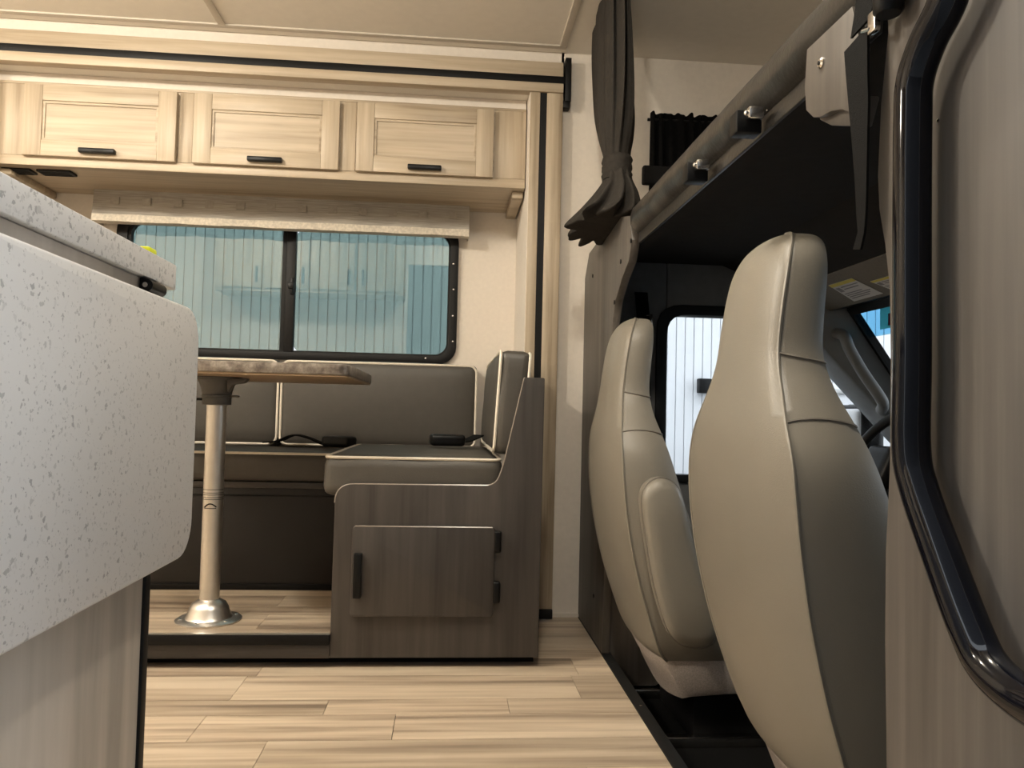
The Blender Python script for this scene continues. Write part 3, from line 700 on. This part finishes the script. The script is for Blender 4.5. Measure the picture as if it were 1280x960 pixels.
# ================================================================== GRAB BAR
path = [at(px, py, 0, .47) for px, py in ((1185, 0), (1160, 52), (1144, 100), (1141, 150), (1140, 300), (1140, 450), (1139, 560), (1149, 612), (1180, 700), (1214, 790), (1237, 835), (1280, 874), (1330, 900))]
top = [Vector((.468, path[0].y-.035, path[0].z+.055)), Vector((.478, path[0].y-.045, path[0].z+.075)), Vector((XP-.003, path[0].y-.05, path[0].z+.08))]
bot = [Vector((.482, path[-1].y-.012, path[-1].z-.003)), Vector((XP-.003, path[-1].y-.016, path[-1].z-.004))]
gb = thing('grab_bar', 'glossy black bent entry grab bar on the wood-grain partition', 'grab bar', (.49, .70, path[-1].z-.02))
obj('bar', G().tube(curve(top[::-1]+path+bot, 6), .0182, 24), 'black_gloss', gb, ang=70)
for p in (top[-1], bot[-1]): obj('mounting_foot', G().lathe([(.026, 0), (.026, -.006), (.018, -.012)], (XP, p.y, p.z), 24, 'x'), 'black_gloss', gb)
c = at(1173, 151, 0, XP)
sc2 = tag(obj('panel_screw', G().lathe([(.0022, 0), (.0022, -.0012), (.0006, -.002)], c, 8, 'x'), 'steel'), 'tiny bright screw head in the partition beside the grab bar', 'screw')
c = at(1140, 6, 0, XP)
hk = tag(obj('ladder_hook', G().lathe([(.013, 0), (.016, .004), (.017, .05), (.017, .09)], (XP-.020, c.y+.012, c.z-.006), 20), 'black_handle'), 'stubby black hook socket beside the top of the grab bar', 'hook')
obj('hook_plate', B(XP-.010, XP, c.y, c.y+.024, c.z+.01, c.z+.085), 'steel', hk, bev=.002)

# ================================================================== BUNK EDGE
bk = thing('bunk_edge', 'padded dark vinyl edge roll along the over-cab bunk', 'bunk edge', (XB, 1.5, 1.24))
rows = []
ys = [.905+i*(2.125-.905)/40 for i in range(41)]
prof0 = [(-.020, 1.352), (-.031, 1.340), (-.036, 1.320), (-.034, 1.300), (-.022, 1.285), (-.012, 1.276), (.028, 1.276), (.045, 1.31), (.030, 1.352), (.004, 1.362)]
for i, y in enumerate(ys):
    j = .0025*math.sin(i*.8)+.002*math.sin(i*1.9+1)
    rows.append([(XB+.012+x+(j if x < 0 else 0), y, z+(j if z > 1.3 else 0)) for x, z in prof0])
obj('padded_roll', G().rows(rows), 'vinyl_edge', bk, ang=60)
obj('lower_flange', G().prism([(XB+.002, 1.246), (XB+.010, 1.246), (XB+.014, 1.285), (XB+.004, 1.285)], 'y', .905, 2.12), 'vinyl_edge', bk, bev=.002)
obj('bunk_board', B(XB+.010, .58, .905, YF-.004, 1.262, 1.30), 'overhead_dark', bk)
for px, py in ((960, 125), (888, 195), (838, 241), (797, 266)):
    c = at(px, py, 0, XB+.002); c.z = max(1.255, min(1.28, c.z)); obj('screw', G().lathe([(.0035, 0), (.0035, -.002), (.001, -.003)], c, 8, 'x'), 'steel', bk)
for px, py, which in ((925, 152, 'nearer the tied curtain strap'), (863, 214, '')):
    c = at(px, py, 0, XB-.04)
    far = px < 900
    r = thing('bunk_latch', 'black square latch block under the bunk edge, ' + ('close to the tied-back curtain' if far else 'close to the wooden bracket'), 'latch', (XB-.006, c.y, c.z-.018))
    obj('block', B(XB-.052, XB-.008, c.y-.017, c.y+.017, c.z-.024, c.z+.014), 'black_handle', r, bev=.003)
    obj('keeper', B(XB-.038, XB-.012, c.y-.036, c.y-.018, c.z-.006, c.z+.014), 'steel', r, bev=.003)
    obj('keeper_bolt', G().lathe([(.005, 0), (.005, -.004), (.002, -.006)], (XB-.038, c.y-.027, c.z+.004), 10, 'x'), 'steel', r)
# wooden bracket near the partition
br = thing('bunk_bracket', 'grey-brown wooden bracket plate with bolt under the bunk edge', 'bracket', (XB-.02, 1.02, 1.18))
bp = [(at(px, py, 0, XB-.03).y, at(px, py, 0, XB-.03).z) for px, py in ((1069, 8), (1012, 62), (1009, 110), (1011, 138), (1020, 147), (1030, 146), (1042, 139), (1055, 137), (1075, 144), (1080, 60))]
obj('plate', G().prism(bp, 'x', XB-.034, XB-.022), 'partition_wood', br, bev=.001)
bp2 = [(at(px, py, 0, XB-.02).y, at(px, py, 0, XB-.02).z) for px, py in ((1026, 120), (1026, 150), (1040, 157), (1075, 158), (1085, 120))]
obj('lower_lip', G().prism(bp2, 'x', XB-.022, XB-.004), 'partition_wood', br, bev=.002)
c = at(1027, 79, 0, XB-.034)
bo = obj('bolt', G().lathe([(.0075, 0), (.0075, -.002), (.005, -.004)], c, 16, 'x'), 'steel', br); obj('bolt_socket', G().lathe([(.0028, -.0038), (.0028, -.005)], c, 6, 'x'), 'black_trim', bo)
# hanging strap with adjuster
st = thing('hanging_strap', 'black webbing strap hanging with a metal adjuster beside the partition', 'strap', (XB-.04, .95, 1.0))
sx = XB-.045
sp = lambda px, py: at(px, py, 0, sx)
def strip(nm, L, R, th, mat):
    rows = []
    for a, b in zip(L, R):
        A, C2 = sp(*a), sp(*b); rows.append([A, C2, C2+Vector((th, 0, 0)), A+Vector((th, 0, 0))])
    return obj(nm, G().rows(rows), mat, st)
strip('strap_tail', [(1055, 65), (1057, 92), (1061, 138), (1064, 170), (1068, 220), (1070, 262), (1072, 290), (1066, 312)], [(1084, 32), (1084, 92), (1085, 125), (1084, 165), (1083, 220), (1082, 262), (1080, 290), (1075, 312)], .003, 'black_fabric')
strip('strap_upper', [(1071, -30), (1069, 10), (1063, 48)], [(1096, -30), (1092, 2), (1087, 22)], .003, 'black_fabric')
c = sp(1094, 28)
ad = obj('adjuster', B(sx-.006, sx+.002, c.y-.009, c.y+.007, c.z-.013, c.z+.012), 'steel', st, bev=.002)
obj('adjuster_bar', G().tube([sp(1083, 40)+Vector((-.004, 0, 0)), sp(1092, 37)+Vector((-.004, 0, 0))], .003, 8), 'steel', ad)

# ================================================================== CURTAINS
cu = thing('bunk_curtain', 'dark grey-brown bunk curtain tied back in the middle beside the white wall', 'curtain', (.53, 2.42, 1.30))
def curtain_rows(stn, nu=120, pleats=8, seed=2):
    rg = random.Random(seed); ph = [rg.uniform(0, 6.28) for _ in range(4)]
    rows = []
    for (z, cx, cy, ax, ay, amp, tilt) in stn:
        row = []
        for j in range(nu):
            a = 2*PI*j/nu
            k = 1 + amp*(math.sin(pleats*a+ph[0]+.4*math.sin(a*2))+.5*math.sin(pleats*1.7*a+ph[1]))
            dy = ay*k*math.cos(a); dx = ax*k*math.sin(a)
            row.append((cx+dx, cy+dy, z + tilt*dy/max(ay, .01) + .008*amp*math.sin(pleats*a)))
        rows.append(row)
    return rows
stn = [(2.145, .505, 2.49, .030, .22, .16, 0), (2.05, .505, 2.49, .034, .21, .16, 0), (1.93, .507, 2.465, .040, .20, .15, 0), (1.80, .510, 2.44, .045, .18, .14, 0), (1.70, .512, 2.41, .048, .14, .12, 0), (1.63, .512, 2.39, .045, .10, .10, 0), (1.585, .512, 2.38, .040, .068, .06, 0), (1.54, .512, 2.375, .040, .060, .04, 0)]
def dens(stn, n=4): return [tuple(v) for v in curve(stn, n)]
obj('upper_drape', G().rows(curtain_rows(dens(stn))), 'curtain_fabric', cu, ang=80)
stl = [(1.54, .512, 2.375, .040, .060, .04, 0), (1.50, .512, 2.365, .042, .068, .06, 0), (1.455, .505, 2.355, .058, .105, .11, .004), (1.405, .490, 2.37, .080, .145, .14, .006), (1.36, .470, 2.40, .098, .175, .17, -.012), (1.352, .468, 2.40, .086, .16, .17, -.012)]
obj('lower_drape', G().rows(curtain_rows(dens(stl), pleats=9, seed=5)), 'curtain_fabric', cu, ang=80)
rows = []
for k, z in enumerate([1.498+.009*i for i in range(9)]):
    rows.append([(.512+(.046+.0025*math.sin(z*260+a*2))*math.sin(a), 2.372+(.066+.0025*math.sin(z*260+a*2))*math.cos(a), z) for a in [2*PI*j/40 for j in range(40)]])
obj('tie_band', G().rows(rows), 'curtain_fabric', cu, ang=80)
# small curtain on the bunk window
sc = thing('bunk_window_curtain', 'small black pleated curtain on the far wall of the bunk', 'curtain', (.85, 2.86, 1.64))
rows = []
for z, s, yy in ((1.60, 1.0, 0), (1.72, 1.0, 0), (1.86, .97, 0), (1.895, .95, .004), (1.905, .94, -.004), (1.925, .95, .0)):
    row = []
    for j in range(81):
        u = j/80; x = .735+(u*.30)*s+.01; row.append((x, 2.862-(.008+.005*math.sin(u*13))*math.sin(u*2*PI*8+1.2*math.sin(u*9)+z*3)-yy, z + (.004*math.sin(u*37)+.002*math.sin(u*71) if z > 1.9 else 0)))
    rows.append(row)
g = G().rows(rows, closed=False, cap=False); bmesh.ops.solidify(g.bm, geom=g.bm.faces, thickness=.003)
obj('pleated_cloth', g, 'dark_curtain', sc, ang=80)
obj('curtain_rod', G().tube([(.735, 2.868, 1.90), (1.06, 2.868, 1.90)], .006), 'black_trim', sc)
obj('lower_band', G().soft((.885, 2.835, 1.672), (.175, .016, .036), .008, n=4), 'dark_curtain', sc)

# ================================================================== CAB SEATS
ST = [  # z, half width, x back, x front
    (.138, .210, .622, .85), (.165, .226, .600, .845), (.22, .238, .577, .82), (.34, .248, .537, .785), (.46, .253, .508, .745), (.56, .254, .492, .71), (.64, .250, .485, .682),
    (.70, .238, .484, .662), (.75, .212, .486, .646), (.80, .178, .494, .630), (.84, .152, .500, .624), (.88, .138, .505, .622), (.94, .134, .512, .626), (1.0, .130, .522, .632), (1.035, .122, .532, .634), (1.062, .106, .546, .634), (1.080, .078, .564, .628), (1.088, .04, .580, .615)]
STC = curve([tuple(s) for s in ST], 4)
def sect(s):
    z, wd, xb, xf = s
    d = .03*min(1, wd/.13); pts = []
    for i in range(13):                       # back face, from far edge to near edge
        u = 1-2*i/12; pts.append((xb+d*abs(u)**2.6, wd*u))
    dp = xf-xb-d
    for t in (.12, .3, .5, .7, .86): pts.append((xb+d+dp*t, -wd*(1+.055*math.sin(PI*t)) + (.25*wd*max(0, t-.7)**1.3)))
    for i in range(9):
        u = -1+2*(i+.5)/9; pts.append((xf+.012*(1-u*u)-.02*abs(u)**4, wd*.86*u))
    for t in (.86, .7, .5, .3, .12): pts.append((xb+d+dp*t, wd*(1+.055*math.sin(PI*t)) - (.25*wd*max(0, t-.7)**1.3)))
    return [(x, y, z) for x, y in pts]
def interp(z):
    for a, b in zip(STC, STC[1:]):
        if a[0] <= z <= b[0]:
            t = (z-a[0])/max(1e-6, b[0]-a[0]); return a*(1-t)+b*t
    return STC[-1]
def cab_seat(label, ox, oy, oz, armrest, name='cab_seat'):
    D = Vector((ox, oy, oz))
    o = thing(name, label, 'seat', (.85+ox, oy, ZCAB), 'cab seats')
    rows = [[Vector(p)+D for p in sect(s)] for s in STC]
    back = obj('backrest', G().rows(rows), 'vinyl_seat', o, ang=50)
    for ii in (0, 12):
        obj('edge_seam', G().tube([r[ii] for r in rows], .0032, 6), 'vinyl_seat', back)
        obj('seam_stitch', G().tube([r[ii]+Vector((.006, 0, 0)) for r in rows], .0014, 5), 'stitch', back)
    def cross(z0, drop, sg):
        pts = []
        idx = [12, 13, 14, 15, 16, 17, 18] if sg < 0 else [0, 31, 30, 29, 28, 27, 26]
        for k, i in enumerate(idx):
            z = z0+drop(k/6); q = Vector(sect(interp(z))[i % 32])+D; q.y += .0006*sg; pts.append(q)
        return curve(pts, 4)
    for sg in (-1, 1):
        obj('cross_seam', G().tube(cross(.868, lambda t: -.018*t, sg), .0022, 5), 'stitch', back)
        obj('cross_seam', G().tube(cross(.755, lambda t: .012*math.sin(PI*t)-.012*t, sg), .0022, 5), 'stitch', back)
    obj('seat_pad', G().soft(D+Vector((1.01, 0, .12)), (.21, .235, .075), .045, (0, .0, .02)), 'vinyl_seat', o, ang=70)
    # fabric skirt hanging under the backrest
    rows = []
    for z, k, dx in ((.165, .97, .0), (.135, 1.02, .004), (.10, 1.06, .018), (.06, 1.08, .036), (.048, 1.06, .040)):
        b = sect(STC[0]); row = []
        for i, p in enumerate(b): row.append(Vector((p[0]+dx-.010*(z > .1), p[1]*k, z+.012*math.sin(i*.5)))+D)
        rows.append(row)
    obj('skirt', G().rows(rows), 'carpet_skirt', o, ang=60)
    obj('pedestal', B(.74+ox, 1.12+ox, oy-.17, oy+.17, ZCAB, .05+oz), 'black_trim', o, bev=.01)
    for sg in (-1, 1): obj('slide_rail', B(.66+ox, 1.2+ox, oy+sg*.18-.015, oy+sg*.18+.015, ZCAB, ZCAB+.03), 'steel', o, bev=.003)
    if armrest:
        ap = [at(px, py, 0, .5) for px, py in ((800, 620),)]
        loop = curve([(.545, .600), (.512, .575), (.505, .53), (.520, .43), (.545, .31), (.585, .20), (.640, .165), (.70, .175), (.705, .25), (.665, .36), (.635, .46), (.610, .555), (.585, .592)], 5, closed=True)
        rows = []
        ya = oy-.262
        c0 = Vector((sum(p[0] for p in loop)/len(loop), sum(p[1] for p in loop)/len(loop)))
        for dy, k in ((.0, .96), (-.012, 1.0), (-.045, 1.0), (-.060, .95), (-.068, .84), (-.071, .5)):
            rows.append([Vector((c0.x+(p[0]-c0.x)*k, ya+dy, c0.y+(p[1]-c0.y)*k)) for p in loop])
        a = obj('armrest', G().rows(rows), 'vinyl_seat', o, ang=60)
        obj('armrest_seam', G().tube([Vector((c0.x+(p[0]-c0.x)*1.0, ya-.045, c0.y+(p[1]-c0.y)*1.0)) for p in loop], .0025, 6, closed=True), 'stitch', a)
    return o
cab_seat('tan vinyl high-back cab seat beside the partition and grab bar', .0, 1.35, 0.0, False)
cab_seat('tan vinyl high-back driver seat with folded armrest by the steering wheel', -.045, 2.27, -.040, True)

# driver side bits: belt anchor, steering wheel, dashboard
c = at(811, 402, 1, CY1-.02)
an = thing('belt_anchor', 'chrome belt anchor with dark webbing on the pillar above the driver seat', 'seat belt', (c.x, CY1-.01, c.z-.3))
obj('anchor_loop', G().tube([c+Vector((-.015, 0, .02)), c+Vector((.006, -.012, .022)), c+Vector((.008, -.014, -.015)), c+Vector((-.012, -.006, -.02))], .005, 8), 'steel', an)
obj('webbing', G().ribbon([(c+Vector((-.03, -.004, .10)), (1, 0, 0)), (c+Vector((-.02, -.006, 0)), (1, 0, 0)), (c+Vector((-.01, -.01, -.45)), (1, 0, 0))], .045, .003), 'black_fabric', an)
sw = thing('steering_wheel', 'black steering wheel in front of the driver seat', 'steering wheel', (1.36, 2.27, .45))
SC = Vector((1.335, 2.27, .62)); RT = Matrix.Rotation(math.radians(-62), 3, 'Y')
def sw_pt(u, v, d=0): return SC + RT @ Vector((v, u, d))
obj('rim', G().tube([sw_pt(.19*math.cos(a), .19*math.sin(a)) for a in [2*PI*k/48 for k in range(48)]], .0155, 12, closed=True), 'black_rubber', sw)
for a in (0, PI, PI*.5+PI, ):
    obj('spoke', G().tube([sw_pt(.05*math.cos(a), .05*math.sin(a), -.01), sw_pt(.185*math.cos(a), .185*math.sin(a))], .013, 8), 'black_trim', sw)
obj('hub', G().soft(SC, (.035, .075, .065), .025, M=Matrix.Rotation(math.radians(25), 3, 'Y')), 'black_trim', sw)
obj('column', G().tube([SC+Vector((.02, 0, -.01)), (1.40, 2.27, .585), (1.465, 2.27, .56)], .045, 14), 'cab_plastic', sw)
obj('stalk', G().tube([(1.40, 2.31, .62), (1.39, 2.43, .67)], .008, 8), 'steel', sw)
da = thing('dashboard', 'black moulded dashboard under the windscreen', 'dashboard', (1.7, 1.77, ZCAB))
obj('dash_body', G().prism(fillet([(1.50, .10), (1.47, .50), (1.53, .62), (1.60, .655), (1.90, .56), (1.94, .10)], .04), 'y', CY0+.005, CY1-.005), 'black_trim', da, bev=.004)
obj('gauge_hood', G().prism(fillet([(1.50, .55), (1.49, .66), (1.60, .70), (1.70, .63)], .03), 'y', 2.06, 2.48), 'black_trim', da, bev=.01)
vt = obj('air_outlet', G().lathe([(.045, 0), (.045, -.02), (.034, -.022), (.030, -.005)], (1.49, 2.54, .57), 20, 'x'), 'black_handle', da)
for k in range(4): obj('outlet_slat', B(1.474, 1.478, 2.512, 2.568, .549+k*.012, .553+k*.012), 'grey_plastic', vt)
for k in range(4): obj('centre_vent_slat', B(1.462, 1.476, 1.72, 1.98, .43+k*.022, .437+k*.022), 'grey_plastic', da)
# paper tag seen through the windscreen
q = at(1101, 386, 0, 1.44); q2 = at(1118, 409, 0, 1.44)
tgp = tag(obj('windscreen_tag', B(1.4375, 1.4378, min(q.y, q2.y)-.06, max(q.y, q2.y), q2.z, q.z), 'tag_green'), 'pale green paper tag with red bar hanging at the windscreen', 'tag')
q = at(1110, 392, 0, 1.436); q2 = at(1116, 406, 0, 1.436)
obj('red_bar', B(1.4365, 1.437, min(q.y, q2.y)-.04, max(q.y, q2.y), q2.z, q.z), 'tag_red', tgp)

# ================================================================== LAMPS
for i, (x, y, wt, wd2) in enumerate(LAMPS):
    r = thing('ceiling_light', ['round ceiling puck light above the kitchen aisle', 'round ceiling puck light just inside the entry door', 'round ceiling puck light towards the rear of the room'][i], 'light', (x, y, ZC-.02))
    obj('housing', G().lathe([(.060, 0), (.060, -.010), (.050, -.016), (.050, -.004)], (x, y, ZC), 28), 'batten', r)
    obj('diffuser', G().lathe([(.049, -.006), (.049, -.012), (.03, -.015), (.005, -.016)], (x, y, ZC), 28), 'lamp_diffuser', r)
    ld = bpy.data.lights.new('puck', 'POINT'); ld.shadow_soft_size = .045; ld.energy = wt; ld.color = WARM
    lo = bpy.data.objects.new('puck_light', ld); COL.objects.link(lo); lo.parent = r; lo.location = (0, 0, -.07);
    la = bpy.data.lights.new('puck_down', 'AREA'); la.shape = 'DISK'; la.size = .09; la.energy = wd2; la.color = WARM
    lo = bpy.data.objects.new('puck_downlight', la); COL.objects.link(lo); lo.parent = r; lo.location = (0, 0, -.002)
